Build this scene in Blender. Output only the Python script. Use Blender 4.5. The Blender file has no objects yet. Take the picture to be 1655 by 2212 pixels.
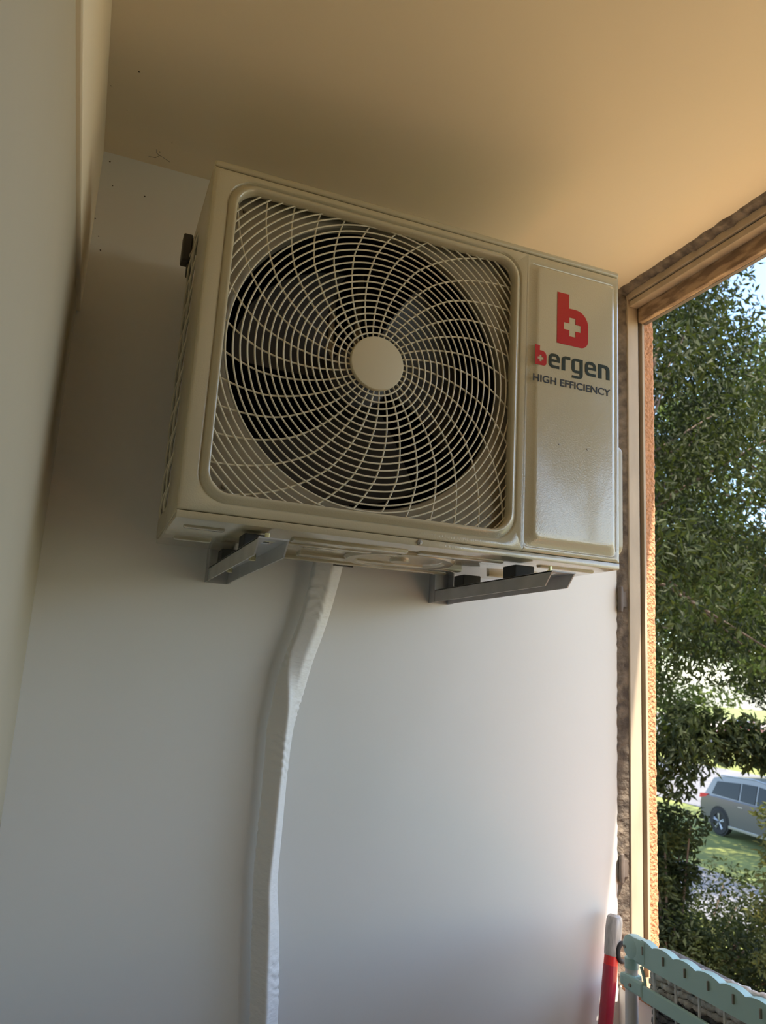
import bpy, bmesh, math, random
from mathutils import Vector, Matrix
from math import sin, cos, pi, radians, hypot, atan2
random.seed(7)
SC = bpy.context.scene
COL = SC.collection

# ------------------------------------------------------------------ camera
cam_d = bpy.data.cameras.new('camera'); cam = bpy.data.objects.new('camera', cam_d); COL.objects.link(cam)
RX = Vector((0.92906532, -0.3654617, 0.05723097))
DN = Vector((0.1249009, 0.16429128, -0.97847235))
FW = Vector((0.34819162, 0.91621292, 0.19828383))
m = Matrix(((RX.x, -DN.x, -FW.x), (RX.y, -DN.y, -FW.y), (RX.z, -DN.z, -FW.z))).to_4x4()
m.translation = Vector((-0.1106, -1.1512, -0.2005))
cam.matrix_world = m
cam_d.sensor_fit = 'HORIZONTAL'; cam_d.sensor_width = 36.0
cam_d.lens = 36.0 * 1658.66 / 1655.0
cam_d.clip_start = 0.02; cam_d.clip_end = 500
cam_d.dof.use_dof = True; cam_d.dof.focus_distance = 1.30; cam_d.dof.aperture_fstop = 13.0
SC.camera = cam

# ------------------------------------------------------------------ sky, sun, exposure
W = bpy.data.worlds.new('sky'); SC.world = W; W.use_nodes = True
nt = W.node_tree; nt.nodes.clear()
sky = nt.nodes.new('ShaderNodeTexSky'); sky.sky_type = 'NISHITA'; sky.sun_disc = False
sky.sun_elevation = radians(60); sky.sun_rotation = radians(160); sky.air_density = 1.0; sky.dust_density = 1.2; sky.altitude = 100
bg = nt.nodes.new('ShaderNodeBackground'); bg.inputs[1].default_value = 0.72
wo = nt.nodes.new('ShaderNodeOutputWorld')
nt.links.new(sky.outputs[0], bg.inputs[0]); nt.links.new(bg.outputs[0], wo.inputs[0])
SUN_DIR = Vector((-1.0, 3.1, -7.6)).normalized()
sun_d = bpy.data.lights.new('sun', 'SUN'); sun_d.energy = 15.0; sun_d.angle = radians(0.6); sun_d.color = (1.0, 0.90, 0.74)
sun = bpy.data.objects.new('sun', sun_d); COL.objects.link(sun)
sun.rotation_euler = SUN_DIR.to_track_quat('-Z', 'Y').to_euler(); sun.location = (6, -8, 14)
SC.view_settings.view_transform = 'Standard'; SC.view_settings.look = 'None'
SC.view_settings.exposure = -0.12; SC.view_settings.gamma = 1.0
SC.view_settings.use_curve_mapping = False
SC.cycles.max_bounces = 12; SC.cycles.diffuse_bounces = 8; SC.cycles.glossy_bounces = 4
SC.cycles.sample_clamp_indirect = 8.0

# ------------------------------------------------------------------ materials
def mat(name, col, rough=0.5, metal=0.0, bump=0.0, bscale=80.0, vary=0.0, vscale=6.0, col2=None, spec=0.5,
        coat=0.0, detail=4.0, trans=0.0, stretch=None, bdist=0.002, vlo=0.35, vhi=0.65):
    M = bpy.data.materials.new(name); M.use_nodes = True
    n = M.node_tree.nodes; l = M.node_tree.links
    b = n['Principled BSDF']
    b.inputs['Base Color'].default_value = (*col, 1); b.inputs['Roughness'].default_value = rough
    b.inputs['Metallic'].default_value = metal; b.inputs['Specular IOR Level'].default_value = spec
    b.inputs['Coat Weight'].default_value = coat; b.inputs['Coat Roughness'].default_value = 0.08
    if trans: b.inputs['Transmission Weight'].default_value = trans
    tc = n.new('ShaderNodeTexCoord'); mp = n.new('ShaderNodeMapping')
    if stretch: mp.inputs['Scale'].default_value = stretch
    l.new(tc.outputs['Object'], mp.inputs['Vector'])
    if vary or col2:
        t = n.new('ShaderNodeTexNoise'); t.inputs['Scale'].default_value = vscale; t.inputs['Detail'].default_value = detail
        l.new(mp.outputs[0], t.inputs['Vector'])
        r = n.new('ShaderNodeValToRGB'); r.color_ramp.elements[0].position = vlo; r.color_ramp.elements[1].position = vhi
        c2 = col2 or tuple(max(0, c * (1 - vary)) for c in col)
        r.color_ramp.elements[0].color = (*col, 1); r.color_ramp.elements[1].color = (*c2, 1)
        l.new(t.outputs['Fac'], r.inputs['Fac']); l.new(r.outputs[0], b.inputs['Base Color'])
    if bump:
        t2 = n.new('ShaderNodeTexNoise'); t2.inputs['Scale'].default_value = bscale; t2.inputs['Detail'].default_value = 2.0
        l.new(mp.outputs[0], t2.inputs['Vector'])
        bp = n.new('ShaderNodeBump'); bp.inputs['Strength'].default_value = bump; bp.inputs['Distance'].default_value = bdist
        l.new(t2.outputs['Fac'], bp.inputs['Height']); l.new(bp.outputs[0], b.inputs['Normal'])
    return M

M = {}
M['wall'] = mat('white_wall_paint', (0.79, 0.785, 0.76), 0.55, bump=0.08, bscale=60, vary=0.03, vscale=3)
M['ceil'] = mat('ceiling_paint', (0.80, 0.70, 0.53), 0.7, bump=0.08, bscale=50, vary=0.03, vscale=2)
M['left'] = mat('shaded_wall_paint', (0.47, 0.42, 0.31), 0.6, bump=0.08, bscale=60, vary=0.04, vscale=3)  # greige paint, darkened further to hold the shade cast by the AC
M['floor'] = mat('beige_floor_tile', (0.42, 0.36, 0.29), 0.5, bump=0.1, bscale=20, vary=0.2, vscale=5)
M['plaster'] = mat('chipped_plaster', (0.27, 0.22, 0.17), 0.85, bump=0.8, bscale=90, col2=(0.11, 0.09, 0.075), vscale=40, bdist=0.004)
M['frame'] = mat('old_beige_frame_paint', (0.52, 0.42, 0.30), 0.5, bump=0.15, bscale=60, vary=0.25, vscale=18, stretch=(1, 1, .3))
M['wood'] = mat('weathered_wood', (0.45, 0.31, 0.19), 0.75, bump=0.5, bscale=60, col2=(0.22, 0.14, 0.085), vscale=18, stretch=(3, .8, 3), bdist=0.003, vlo=.42, vhi=.58)
M['darkmetal'] = mat('dark_frame_metal', (0.16, 0.13, 0.11), 0.6, bump=0.2, bscale=80, vary=0.3, vscale=30)
M['stucco'] = mat('orange_stucco', (0.62, 0.31, 0.155), 0.9, bump=1.0, bscale=140, vary=0.25, vscale=120, bdist=0.006)
M['ac'] = mat('cream_powder_coat', (0.48, 0.43, 0.30), 0.28, bump=0.06, bscale=260, spec=0.5, bdist=0.0012)
M['acgloss'] = mat('cream_gloss_coat', (0.48, 0.43, 0.30), 0.09, bump=0.30, bscale=360, coat=0.7, spec=0.6, bdist=0.0012)
M['acwire'] = mat('cream_wire_coat', (0.66, 0.60, 0.45), 0.35)
M['hub'] = mat('cream_plastic', (0.55, 0.485, 0.33), 0.5)
M['inner'] = mat('galvanized_inner_sheet', (0.30, 0.27, 0.20), 0.4, metal=0.3)
M['dark'] = mat('black_plastic_blades', (0.035, 0.032, 0.03), 0.45)
M['coil'] = mat('black_coil_fins', (0.012, 0.011, 0.012), 0.9, spec=0.1, bump=0.5, bscale=200, stretch=(30, 1, 1))
M['red'] = mat('red_print', (0.42, 0.018, 0.015), 0.25)
M['green'] = mat('dark_green_print', (0.022, 0.03, 0.015), 0.25)
M['black'] = mat('black_print', (0.02, 0.02, 0.018), 0.3)
M['zinc'] = mat('galvanized_steel', (0.55, 0.56, 0.56), 0.45, metal=0.55, bump=0.1, bscale=60, vary=0.12, vscale=25)
M['zincdark'] = mat('grey_painted_steel', (0.46, 0.46, 0.47), 0.5, metal=0.2, vary=0.15, vscale=25)
M['bolt'] = mat('yellow_zinc_bolt', (0.75, 0.72, 0.42), 0.35, metal=0.5)
M['screw'] = mat('screw_steel', (0.30, 0.27, 0.22), 0.4, metal=0.8)
M['rubber'] = mat('black_rubber', (0.03, 0.03, 0.03), 0.8)
M['wrap'] = mat('white_vinyl_wrap', (0.80, 0.80, 0.79), 0.42, bump=0.6, bscale=38, stretch=(1, 1, 2.4), bdist=0.004)
M['teal'] = mat('pale_teal_plastic', (0.44, 0.66, 0.62), 0.4)
M['rod'] = mat('white_coated_rod', (0.72, 0.72, 0.72), 0.35)
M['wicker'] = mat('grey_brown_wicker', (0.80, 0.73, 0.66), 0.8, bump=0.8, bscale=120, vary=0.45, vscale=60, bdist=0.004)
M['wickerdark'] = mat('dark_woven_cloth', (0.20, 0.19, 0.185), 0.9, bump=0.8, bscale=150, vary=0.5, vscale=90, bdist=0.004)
M['poleRed'] = mat('dark_red_paint', (0.42, 0.02, 0.045), 0.25, coat=0.5)
M['ringRed'] = mat('bright_red_plastic', (0.75, 0.03, 0.03), 0.3)
M['grip'] = mat('grey_cloudy_plastic', (0.50, 0.47, 0.44), 0.3, vary=0.3, vscale=50, stretch=(4, 4, .6), coat=0.4)
M['speck'] = mat('dark_dirt', (0.05, 0.04, 0.03), 0.9)
M['web'] = mat('cobweb_thread', (0.12, 0.11, 0.09), 0.9)
M['bark'] = mat('tree_bark', (0.10, 0.07, 0.05), 0.9, bump=0.8, bscale=20)
M['grassA'] = mat('sunny_grass', (0.20, 0.23, 0.055), 0.9, bump=0.5, bscale=8, vary=0.35, vscale=1.2)
M['bounceTan'] = mat('warm_bounce_tan', (0.62, 0.42, 0.20), 0.9, vary=0.2, vscale=2)
M['asphalt'] = mat('grey_asphalt', (0.17, 0.17, 0.18), 0.85, vary=0.2, vscale=2)
M['pave'] = mat('pale_pavement', (0.36, 0.31, 0.27), 0.85, vary=0.15, vscale=2)
M['carpaint'] = mat('silver_grey_car_paint', (0.13, 0.13, 0.135), 0.3, metal=0.4, coat=0.6)
M['whitepaint'] = mat('white_car_paint', (0.75, 0.75, 0.76), 0.3, coat=0.5)
M['redpaint'] = mat('red_car_paint', (0.6, 0.04, 0.03), 0.3, coat=0.5)
M['glass'] = mat('dark_car_glass', (0.012, 0.014, 0.016), 0.15, spec=0.25)
M['tyre'] = mat('tyre_rubber', (0.025, 0.025, 0.025), 0.8)
M['rim'] = mat('alloy_rim', (0.45, 0.45, 0.45), 0.3, metal=0.8)
M['tail'] = mat('red_tail_light', (0.65, 0.02, 0.03), 0.2)
M['sign'] = mat('teal_sign_board', (0.25, 0.62, 0.58), 0.5)
def leafmat(name, c, c2):
    Mx = mat(name, c, 0.6, col2=c2, vscale=0.9, detail=6, spec=0.15)
    n = Mx.node_tree.nodes; l = Mx.node_tree.links
    b = n['Principled BSDF']; out = n['Material Output']
    tr = n.new('ShaderNodeBsdfTranslucent'); tr.inputs[0].default_value = (c2[0] * 1.3, c2[1] * 1.5, c2[2] * .8, 1)
    mx = n.new('ShaderNodeMixShader'); mx.inputs[0].default_value = 0.22
    l.new(b.outputs[0], mx.inputs[1]); l.new(tr.outputs[0], mx.inputs[2]); l.new(mx.outputs[0], out.inputs['Surface'])
    return Mx
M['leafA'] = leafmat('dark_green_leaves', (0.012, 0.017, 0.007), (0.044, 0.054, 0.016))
M['leafB'] = leafmat('mid_green_leaves', (0.035, 0.050, 0.016), (0.11, 0.14, 0.035))
M['leafC'] = leafmat('olive_leaves', (0.06, 0.07, 0.025), (0.14, 0.14, 0.05))

# ------------------------------------------------------------------ helpers
def obj(name, bm, m_, parent=None, smooth=False, loc=None):
    me = bpy.data.meshes.new(name)
    if isinstance(bm, bmesh.types.BMesh):
        bmesh.ops.recalc_face_normals(bm, faces=bm.faces)
        bm.to_mesh(me); bm.free()
    else:
        me.from_pydata(bm[0], [], bm[1]); me.update()
    me.materials.append(M[m_] if isinstance(m_, str) else m_)
    if smooth:
        me.polygons.foreach_set('use_smooth', [True] * len(me.polygons))
    o = bpy.data.objects.new(name, me); COL.objects.link(o)
    if parent:
        o.parent = parent; o.location = -WORG(parent)
    if smooth == 'auto':
        pass
    return o
def WORG(o):
    v = Vector((0, 0, 0))
    while o: v = v + o.location; o = o.parent
    return v
def shade_auto(o, ang=35):
    me = o.data
    me.polygons.foreach_set('use_smooth', [True] * len(me.polygons))
    bm = bmesh.new(); bm.from_mesh(me)
    for e in bm.edges:
        if len(e.link_faces) == 2 and e.calc_face_angle(0) > radians(ang): e.smooth = False
    bm.to_mesh(me); bm.free()
    return o
def thing(name, label, cat, loc=(0, 0, 0), group=None):
    o = bpy.data.objects.new(name, None); COL.objects.link(o); o.location = loc; o.empty_display_size = 0.05
    o['label'] = label; o['category'] = cat
    if group: o['group'] = group
    return o
def tag(o, label, cat, group=None, kind=None):
    o['label'] = label; o['category'] = cat
    if group: o['group'] = group
    if kind: o['kind'] = kind
    return o
def struct(name, bm, m_, parent=None):
    o = obj(name, bm, m_, parent)
    if not parent: o['kind'] = 'structure'
    return o
def box(bm, x0, x1, y0, y1, z0, z1, bev=0.0, seg=2, mx=None):
    r = bmesh.ops.create_cube(bm, size=1.0)
    vs = r['verts']
    for v in vs:
        v.co = Vector(((x0 + x1) / 2 + v.co.x * (x1 - x0), (y0 + y1) / 2 + v.co.y * (y1 - y0), (z0 + z1) / 2 + v.co.z * (z1 - z0)))
    if bev > 0:
        es = list({e for v in vs for e in v.link_edges})
        rr_ = bmesh.ops.bevel(bm, geom=es, offset=bev, segments=seg, affect='EDGES', profile=0.5)
        vs = list({v for f in rr_['faces'] for v in f.verts} | {v for v in vs if v.is_valid})
    if mx:
        for v in vs: v.co = mx @ v.co
    return vs
def bx(*a, **k):
    bm = bmesh.new(); box(bm, *a, **k); return bm
def frame_of(t):
    t = t.normalized(); up = Vector((0, 0, 1)) if abs(t.z) < .9 else Vector((0, 1, 0))
    a = t.cross(up).normalized(); return a, t.cross(a).normalized()
def tube(bm, pts, r, n=8, closed=False, cap=True):
    pts = [Vector(p) for p in pts]; N = len(pts); rings = []
    pa = None
    for i, p in enumerate(pts):
        if closed: t = pts[(i + 1) % N] - pts[i - 1]
        else: t = pts[min(i + 1, N - 1)] - pts[max(i - 1, 0)]
        t.normalize()
        if pa is None: a, b = frame_of(t)
        else:
            a = (pa - t * pa.dot(t)).normalized(); b = t.cross(a)
        pa = a
        rr_ = r[i] if isinstance(r, (list, tuple)) else r
        rings.append([bm.verts.new(p + a * rr_ * cos(2 * pi * k / n) + b * rr_ * sin(2 * pi * k / n)) for k in range(n)])
    for i in range(N if closed else N - 1):
        A, B = rings[i], rings[(i + 1) % N]
        for k in range(n): bm.faces.new((A[k], A[(k + 1) % n], B[(k + 1) % n], B[k]))
    if cap and not closed:
        bm.faces.new(rings[0][::-1]); bm.faces.new(rings[-1])
def lathe(bm, prof, n=32, org=(0, 0, 0), axis=Vector((0, 0, 1)), cap=True):
    """prof: (radius, height along axis)"""
    axis = Vector(axis).normalized(); a, b = frame_of(axis); org = Vector(org); rings = []
    for r, h in prof:
        rings.append([bm.verts.new(org + axis * h + (a * cos(2 * pi * k / n) + b * sin(2 * pi * k / n)) * max(r, 1e-5)) for k in range(n)])
    for A, B in zip(rings, rings[1:]):
        for k in range(n): bm.faces.new((A[k], A[(k + 1) % n], B[(k + 1) % n], B[k]))
    if cap: bm.faces.new(rings[0][::-1]); bm.faces.new(rings[-1])
def prism(bm, poly, d0, d1, f):
    """poly 2D points, f(u,v,d)->3D"""
    A = [bm.verts.new(f(u, v, d0)) for u, v in poly]; B = [bm.verts.new(f(u, v, d1)) for u, v in poly]
    n = len(poly)
    for i in range(n): bm.faces.new((A[i], A[(i + 1) % n], B[(i + 1) % n], B[i]))
    bm.faces.new(A[::-1]); bm.faces.new(B)
def rr(x0, x1, z0, z1, r, n=10):
    P = []
    for cx, cz, a0 in ((x1 - r, z1 - r, 0), (x0 + r, z1 - r, pi / 2), (x0 + r, z0 + r, pi), (x1 - r, z0 + r, 1.5 * pi)):
        for k in range(n + 1):
            a = a0 + (pi / 2) * k / n; P.append((cx + r * cos(a), cz + r * sin(a)))
    return P
def loops(bm, L, fill_last=False):
    """L: list of (pts2d, y) rings connected in order"""
    R = [[bm.verts.new((x, y, z)) for x, z in P] for P, y in L]
    for A, B in zip(R, R[1:]):
        n = len(A)
        for k in range(n): bm.faces.new((A[k], A[(k + 1) % n], B[(k + 1) % n], B[k]))
    if fill_last: bm.faces.new(R[-1])

# ------------------------------------------------------------------ the loggia shell
YW, ZC, XL, XW = 0.39, 0.81, -0.195, 1.10
ZF, YB = -1.75, -3.1
YO = -1.25   # near end of the window opening
struct('floor', bx(XL - .1, 1.22, YB - .1, YW + .12, ZF - .1, ZF), 'floor')
struct('ceiling', bx(XL - .1, 1.20, YB - .1, YW + .12, ZC, ZC + .15), 'ceil')
struct('wall_back', bx(XL - .1, XW, YW, YW + .12, ZF, ZC), 'wall')
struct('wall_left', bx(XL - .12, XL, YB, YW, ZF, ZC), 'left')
bm = bx(XL - .02, XL + .008, YB, YW, 0.452, ZC, bev=.003)
struct('trim_1', bm, 'ceil')
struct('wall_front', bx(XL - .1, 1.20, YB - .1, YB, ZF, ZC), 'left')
bm = bx(XW, 1.20, YB, YW + .12, ZF, -0.86)
struct('wall_right', bm, 'wall')
struct('wall_pier', bx(XW, 1.20, YB, YO, -0.86, ZC), 'wall')
# ceiling/plaster edge above the window
def ragged(bm, y0, y1, n, xf, zf, th):
    prev = None; random.seed(3)
    for i in range(n + 1):
        y = y0 + (y1 - y0) * i / n; j = random.uniform(-1, 1)
        a = bm.verts.new((XW - .004 + .002 * j, y, ZC + .001)); b = bm.verts.new((XW + .002 * random.random(), y, ZC - .006 + .004 * j))
        c = bm.verts.new((xf + .002 * j, y, zf + .003 * random.uniform(-1, 1))); d = bm.verts.new((xf + .05, y, zf + .02)); e = bm.verts.new((xf + .05, y, ZC + .001))
        cur = (a, b, c, d, e)
        if prev:
            for k in range(5): bm.faces.new((prev[k], prev[(k + 1) % 5], cur[(k + 1) % 5], cur[k]))
        else: bm.faces.new(cur)
        prev = cur
    bm.faces.new(prev[::-1])
bm = bmesh.new(); ragged(bm, YW, YO, 130, 1.118, 0.797, .02); struct('trim_2', bm, 'plaster')
# ragged plaster edge strip beside the back wall
bm = bmesh.new(); prev = None; n = 170
for i in range(n + 1):
    z = -.86 + (ZC + .86) * i / n; j = random.uniform(-1, 1)
    cur = [bm.verts.new(p) for p in ((XW - .002, YW + .03, z), (XW - .003 + .0015 * j, YW - .001, z), (1.108, YW - .008 + .0015 * random.uniform(-1, 1), z), (1.1205, YW - .016 + .001 * j, z), (1.1205, YW + .03, z))]
    if prev:
        for k in range(5): bm.faces.new((prev[k], prev[(k + 1) % 5], cur[(k + 1) % 5], cur[k]))
    else: bm.faces.new(cur)
    prev = cur
bm.faces.new(prev[::-1]); struct('trim_3', bm, 'plaster')
# window frame: side jamb, head and sill, each with a groove
win = bpy.data.objects.new('window_1', None); COL.objects.link(win); win.location = (1.14, .36, -.85); win['kind'] = 'structure'
YJ = 0.370
bm = bmesh.new()
box(bm, 1.119, 1.152, YJ, YJ + .10, -.86, .80, bev=.0015)
box(bm, 1.163, 1.170, YJ - .002, YJ + .10, -.86, .80, bev=.001)
obj('frame_jamb', bm, 'frame', win)
obj('jamb_groove', bx(1.152, 1.163, YJ + .012, YJ + .10, -.86, .80), 'darkmetal', win)
bm = bmesh.new()
box(bm, 1.118, 1.150, YO, YJ - .001, 0.781, 0.80, bev=.0015)
box(bm, 1.124, 1.150, YO, YJ - .001, 0.762, 0.778, bev=.0015)
obj('frame_head', bm, 'frame', win)
obj('head_groove', bx(1.127, 1.149, YO, YJ - .001, 0.776, 0.783), 'darkmetal', win)
bm = bx(1.1501, 1.166, YO, YJ - .002, 0.722, 0.80, bev=.002)
obj('head_board', bm, 'wood', win)
obj('head_drip_edge', bx(1.1661, 1.178, YO, YJ - .002, 0.722, 0.745, bev=.001), 'darkmetal', win)
obj('window_sill', bx(1.09, 1.33, YO, YJ, -.86, -.84, bev=.003), 'stucco', win)
for zz in (-.005, -.615):
    bm = bmesh.new(); lathe(bm, [(0, -.032), (.005, -.030), (.006, -.02), (.006, .02), (.005, .030), (0, .032)], 12, (1.101, YW - .010, zz))
    box(bm, 1.101, 1.118, YW - .013, YW - .009, zz - .018, zz + .018)
    obj('hinge_and_shadow', bm, 'darkmetal', win, smooth=False)  # dark colour of the lower pin stands in for a shadow there
# stucco reveal outside the frame: rough outer edge
bm = bmesh.new(); NZ, NX = 360, 6; g = []
for i in range(NZ + 1):
    z = -1.2 + 2.2 * i / NZ
    xe = 1.199 + .0035 * sin(z * 3.1) + .0012 * random.uniform(-1, 1)
    row = [bm.verts.new((1.168 + (xe - 1.168) * k / NX, YJ + (0 if k < NX else .003) + .0011 * random.uniform(-1, 1), z)) for k in range(NX + 1)]
    row.append(bm.verts.new((xe + .004, YJ + .02, z))); row.append(bm.verts.new((xe + .004, YJ + 1.2, z)))
    g.append(row)
for A, B in zip(g, g[1:]):
    for k in range(len(A) - 1): bm.faces.new((A[k], A[k + 1], B[k + 1], B[k]))
struct('wall_outside', bm, 'stucco')
struct('wall_above', bx(1.1665, 1.20, YO, YJ - .004, 0.75, 1.5), 'stucco')
struct('trim_4', bx(1.16, 1.300, YB - .5, 1.6, 1.02, 1.12, bev=.01), 'stucco')   # string course above the window: casts the shade line

# ------------------------------------------------------------------ outdoor air conditioner
ac = thing('air_conditioner', 'cream outdoor air conditioning unit with round fan grille, mounted high on the white wall', 'air conditioner', (0.4, 0.15, 0.0))
AW, AH, AD = 0.80, 0.596, 0.311
bm = bmesh.new()
box(bm, 0, AW, 0.0, AD, .5845, AH, bev=.004, seg=3)
box(bm, AW - .006, AW, .004, AD, .008, .586, bev=.002)
box(bm, 0, .005, .004, .150, .008, .586, bev=.0015)
box(bm, 0, .005, .296, AD, .008, .586, bev=.0015)
box(bm, 0, .005, .149, .297, .555, .586)
box(bm, 0, .005, .149, .297, .008, .045)
casing = obj('casing', bm, 'ac', ac); shade_auto(casing)
# front panel with the raised ring round the opening and the raised side plate
bm = bmesh.new()
def lrect(d, x1=.590): return [(min(x, 99), z) for x, z in rr(d, x1, .0125 + d * .4, .583 - d * .3, .0012)]
G = lambda i, r: rr(.026 + i, .578 - i, .028 + i, .572 - i, r)
Lf = [(lrect(.0), .009), (lrect(.0006), .004), (lrect(.0025), .0012), (lrect(.007), 0.0), (G(-.0015, .047), 0.0), (G(0, .045), .0008), (G(.0018, .044), .0034), (G(.0036, .043), .0016),
      (G(.008, .040), -.0035), (G(.011, .038), -.0060), (G(.0135, .037), -.0066), (G(.0158, .036), -.0048), (G(.0168, .036), 0.0), (G(.0172, .036), .013), (G(.0110, .040), .014)]
loops(bm, Lf)
def rrect(d): return rr(.5895, AW - d, .0125 + d * .4, .583 - d * .3, .0012)
Rf = [(rrect(0), .009), (rrect(.0006), .004), (rrect(.0025), .0012), (rrect(.006), 0.0), (rr(.5925, .7905, .0215, .5655, .010), 0.0), (rr(.5945, .7885, .0235, .5640, .010), .0006),
      (rr(.6060, .7795, .0350, .5570, .012), -.0072), (rr(.6085, .7775, .0375, .5555, .013), -.0085), (rr(.6120, .7745, .0410, .5530, .014), -.0090)]
loops(bm, Rf, fill_last=True)
fp = obj('front_panel', bm, 'acgloss', ac); shade_auto(fp, 50)
# base pan
bm = bmesh.new()
box(bm, .001, AW - .001, .0012, AD, .0, .0119, bev=.0018, seg=2)
for (x0, x1, y0, y1, h) in ((.195, .40, .055, .085, .006), (.42, .585, .05, .075, .005), (.235, .30, .13, .15, .004), (.02, .085, .06, .075, .004), (.02, .085, .20, .215, .004), (.66, .78, .05, .065, .004), (.66, .78, .24, .255, .004), (.20, .58, .275, .30, .006)):
    box(bm, x0, x1, y0, y1, -h, .004, bev=.0035, seg=2)
lathe(bm, [(.105, .002), (.105, -.002), (.100, -.006), (.085, -.006), (.080, -.002), (.02, -.002), (.018, -.006), (.0, -.006)], 48, (.43, .17, 0))
box(bm, .19, .40, .105, .125, -.005, .004, bev=.003)
box(bm, .25, .585, .215, .25, -.005, .004, bev=.003)
bp_ = obj('base_pan', bm, 'acgloss', ac); shade_auto(bp_)
obj('drain_slot', bx(.345, .385, .303, .3112, -.0065, .001), 'black', ac)
# shroud plate behind the grille with round orifice
HX, HZ, HR = .300, .308, .251
bm = bmesh.new(); n = 96
def sq(k):
    a = 2 * pi * k / n; c, s = cos(a), sin(a); t = min(.275 / max(abs(c), 1e-6), .275 / max(abs(s), 1e-6)); return (HX + c * t, HZ + s * t)
circ = lambda r: [(HX + r * cos(2 * pi * k / n), HZ + r * sin(2 * pi * k / n)) for k in range(n)]
loops(bm, [([sq(k) for k in range(n)], .026), (circ(HR + .006), .026), (circ(HR + .002), .028), (circ(HR), .034), (circ(HR), .045)])
shroud = obj('fan_shroud', bm, 'inner', ac); shade_auto(shroud, 40)
# inner walls and coil
bm = bmesh.new(); box(bm, .012, .585, .262, .292, .014, .580); box(bm, .018, .036, .09, .262, .014, .580)
obj('condenser_coil', bm, 'coil', ac)
bm = bmesh.new(); box(bm, .583, .588, .03, .29, .012, .580); box(bm, .03, .583, .03, .26, .576, .582)
obj('partition_plate', bm, 'coil', ac)
bm = bmesh.new()
for x in (.270, .325): box(bm, x, x + .014, .215, .235, .012, .580, bev=.002)
box(bm, .268, .342, .21, .216, .25, .36)
lathe(bm, [(.0, 0), (.05, 0), (.052, .05), (.0, .05)], 32, (HX, .165, HZ), (0, 1, 0))
obj('motor_mount', bm, 'screw', ac)
# fan
bm = bmesh.new(); lathe(bm, [(0, 0), (.035, 0), (.055, .008), (.060, .025), (.060, .07), (0, .07)], 40, (HX, .085, HZ), (0, 1, 0))
fanhub = obj('fan_hub', bm, 'dark', ac, smooth=False); shade_auto(fanhub)
for b in range(3):
    bm = bmesh.new(); vs = []
    NR, NA = 10, 14
    for i in range(NR + 1):
        r = .055 + (.228 - .055) * i / NR; row = []
        for j in range(NA + 1):
            s = j / NA; span = radians(62 + 26 * i / NR); a = radians(120 * b + 38) + span * (s - .5) - .35 * (i / NR)
            y = .125 - .055 * (s - .5) * 1.1 + .01 * sin(pi * s)
            row.append(Vector((HX + r * cos(a), y, HZ + r * sin(a))))
        vs.append(row)
    F = [[bm.verts.new(p) for p in row] for row in vs]; K = [[bm.verts.new(p + Vector((0, .0035, 0))) for p in row] for row in vs]
    for i in range(NR):
        for j in range(NA):
            bm.faces.new((F[i][j], F[i + 1][j], F[i + 1][j + 1], F[i][j + 1])); bm.faces.new((K[i][j], K[i][j + 1], K[i + 1][j + 1], K[i + 1][j]))
    for i in range(NR):
        bm.faces.new((F[i][0], K[i][0], K[i + 1][0], F[i + 1][0])); bm.faces.new((F[i][NA], F[i + 1][NA], K[i + 1][NA], K[i][NA]))
    for j in range(NA): bm.faces.new((F[NR][j], K[NR][j], K[NR][j + 1], F[NR][j + 1])); bm.faces.new((F[0][j], F[0][j + 1], K[0][j + 1], K[0][j]))
    o = obj('fan_blade', bm, 'dark', ac); shade_auto(o, 50)
# grille: concentric rings and spiral spokes, clipped to a rounded rectangle behind the opening
GX, GZ = .301, .302
ox0, ox1, oz0, oz1, orr = .037, .567, .039, .561, .040
def inside(x, z):
    if not (ox0 <= x <= ox1 and oz0 <= z <= oz1): return False
    cx = min(max(x, ox0 + orr), ox1 - orr); cz = min(max(z, oz0 + orr), oz1 - orr)
    return hypot(x - cx, z - cz) <= orr
bm = bmesh.new()
def ysurf(r): return .0035 + .006 * (r / .26) ** 2 if r < .26 else .0095
for k in range(26):
    r = .0555 + .0117 * k; N = int(48 + r * 500)
    pts = [(GX + r * cos(2 * pi * i / N), GZ + r * sin(2 * pi * i / N)) for i in range(N)]
    ins = [inside(*p) for p in pts]
    if all(ins): tube(bm, [(p[0], ysurf(r), p[1]) for p in pts], .00155, 6, closed=True)
    else:
        st = next((i for i in range(N) if ins[i] and not ins[i - 1]), None)
        if st is None: continue
        run = []
        for q in range(N + 1):
            i = (st + q) % N
            if ins[i] and q < N: run.append(pts[i])
            else:
                if len(run) > 2: tube(bm, [(p[0], ysurf(r), p[1]) for p in run], .00155, 6)
                run = []
rings = obj('grille_rings', bm, 'acwire', ac, smooth=True)
bm = bmesh.new()
for k in range(32):
    th0 = 2 * pi * k / 32 + radians(4.5); pts = []; r = .040
    while r < .36:
        th = th0 - radians(118) * r - radians(40) * max(0, r - .2) ** 1
        x, z = GX + r * cos(th), GZ + r * sin(th)
        if r > .06 and not inside(x, z): break
        pts.append((x, ysurf(r) + .0027, z)); r += .006
    if len(pts) > 2: tube(bm, pts, .0016, 6)
obj('grille_spokes', bm, 'acwire', ac, smooth=True)
bm = bmesh.new(); lathe(bm, [(.0, .006), (.0475, .006), (.0475, -.001), (.0465, -.0025), (.044, -.003), (.0, -.0032)], 64, (GX, 0, GZ), (0, 1, 0))
o = obj('grille_hub_disc', bm, 'hub', ac); shade_auto(o)
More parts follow.
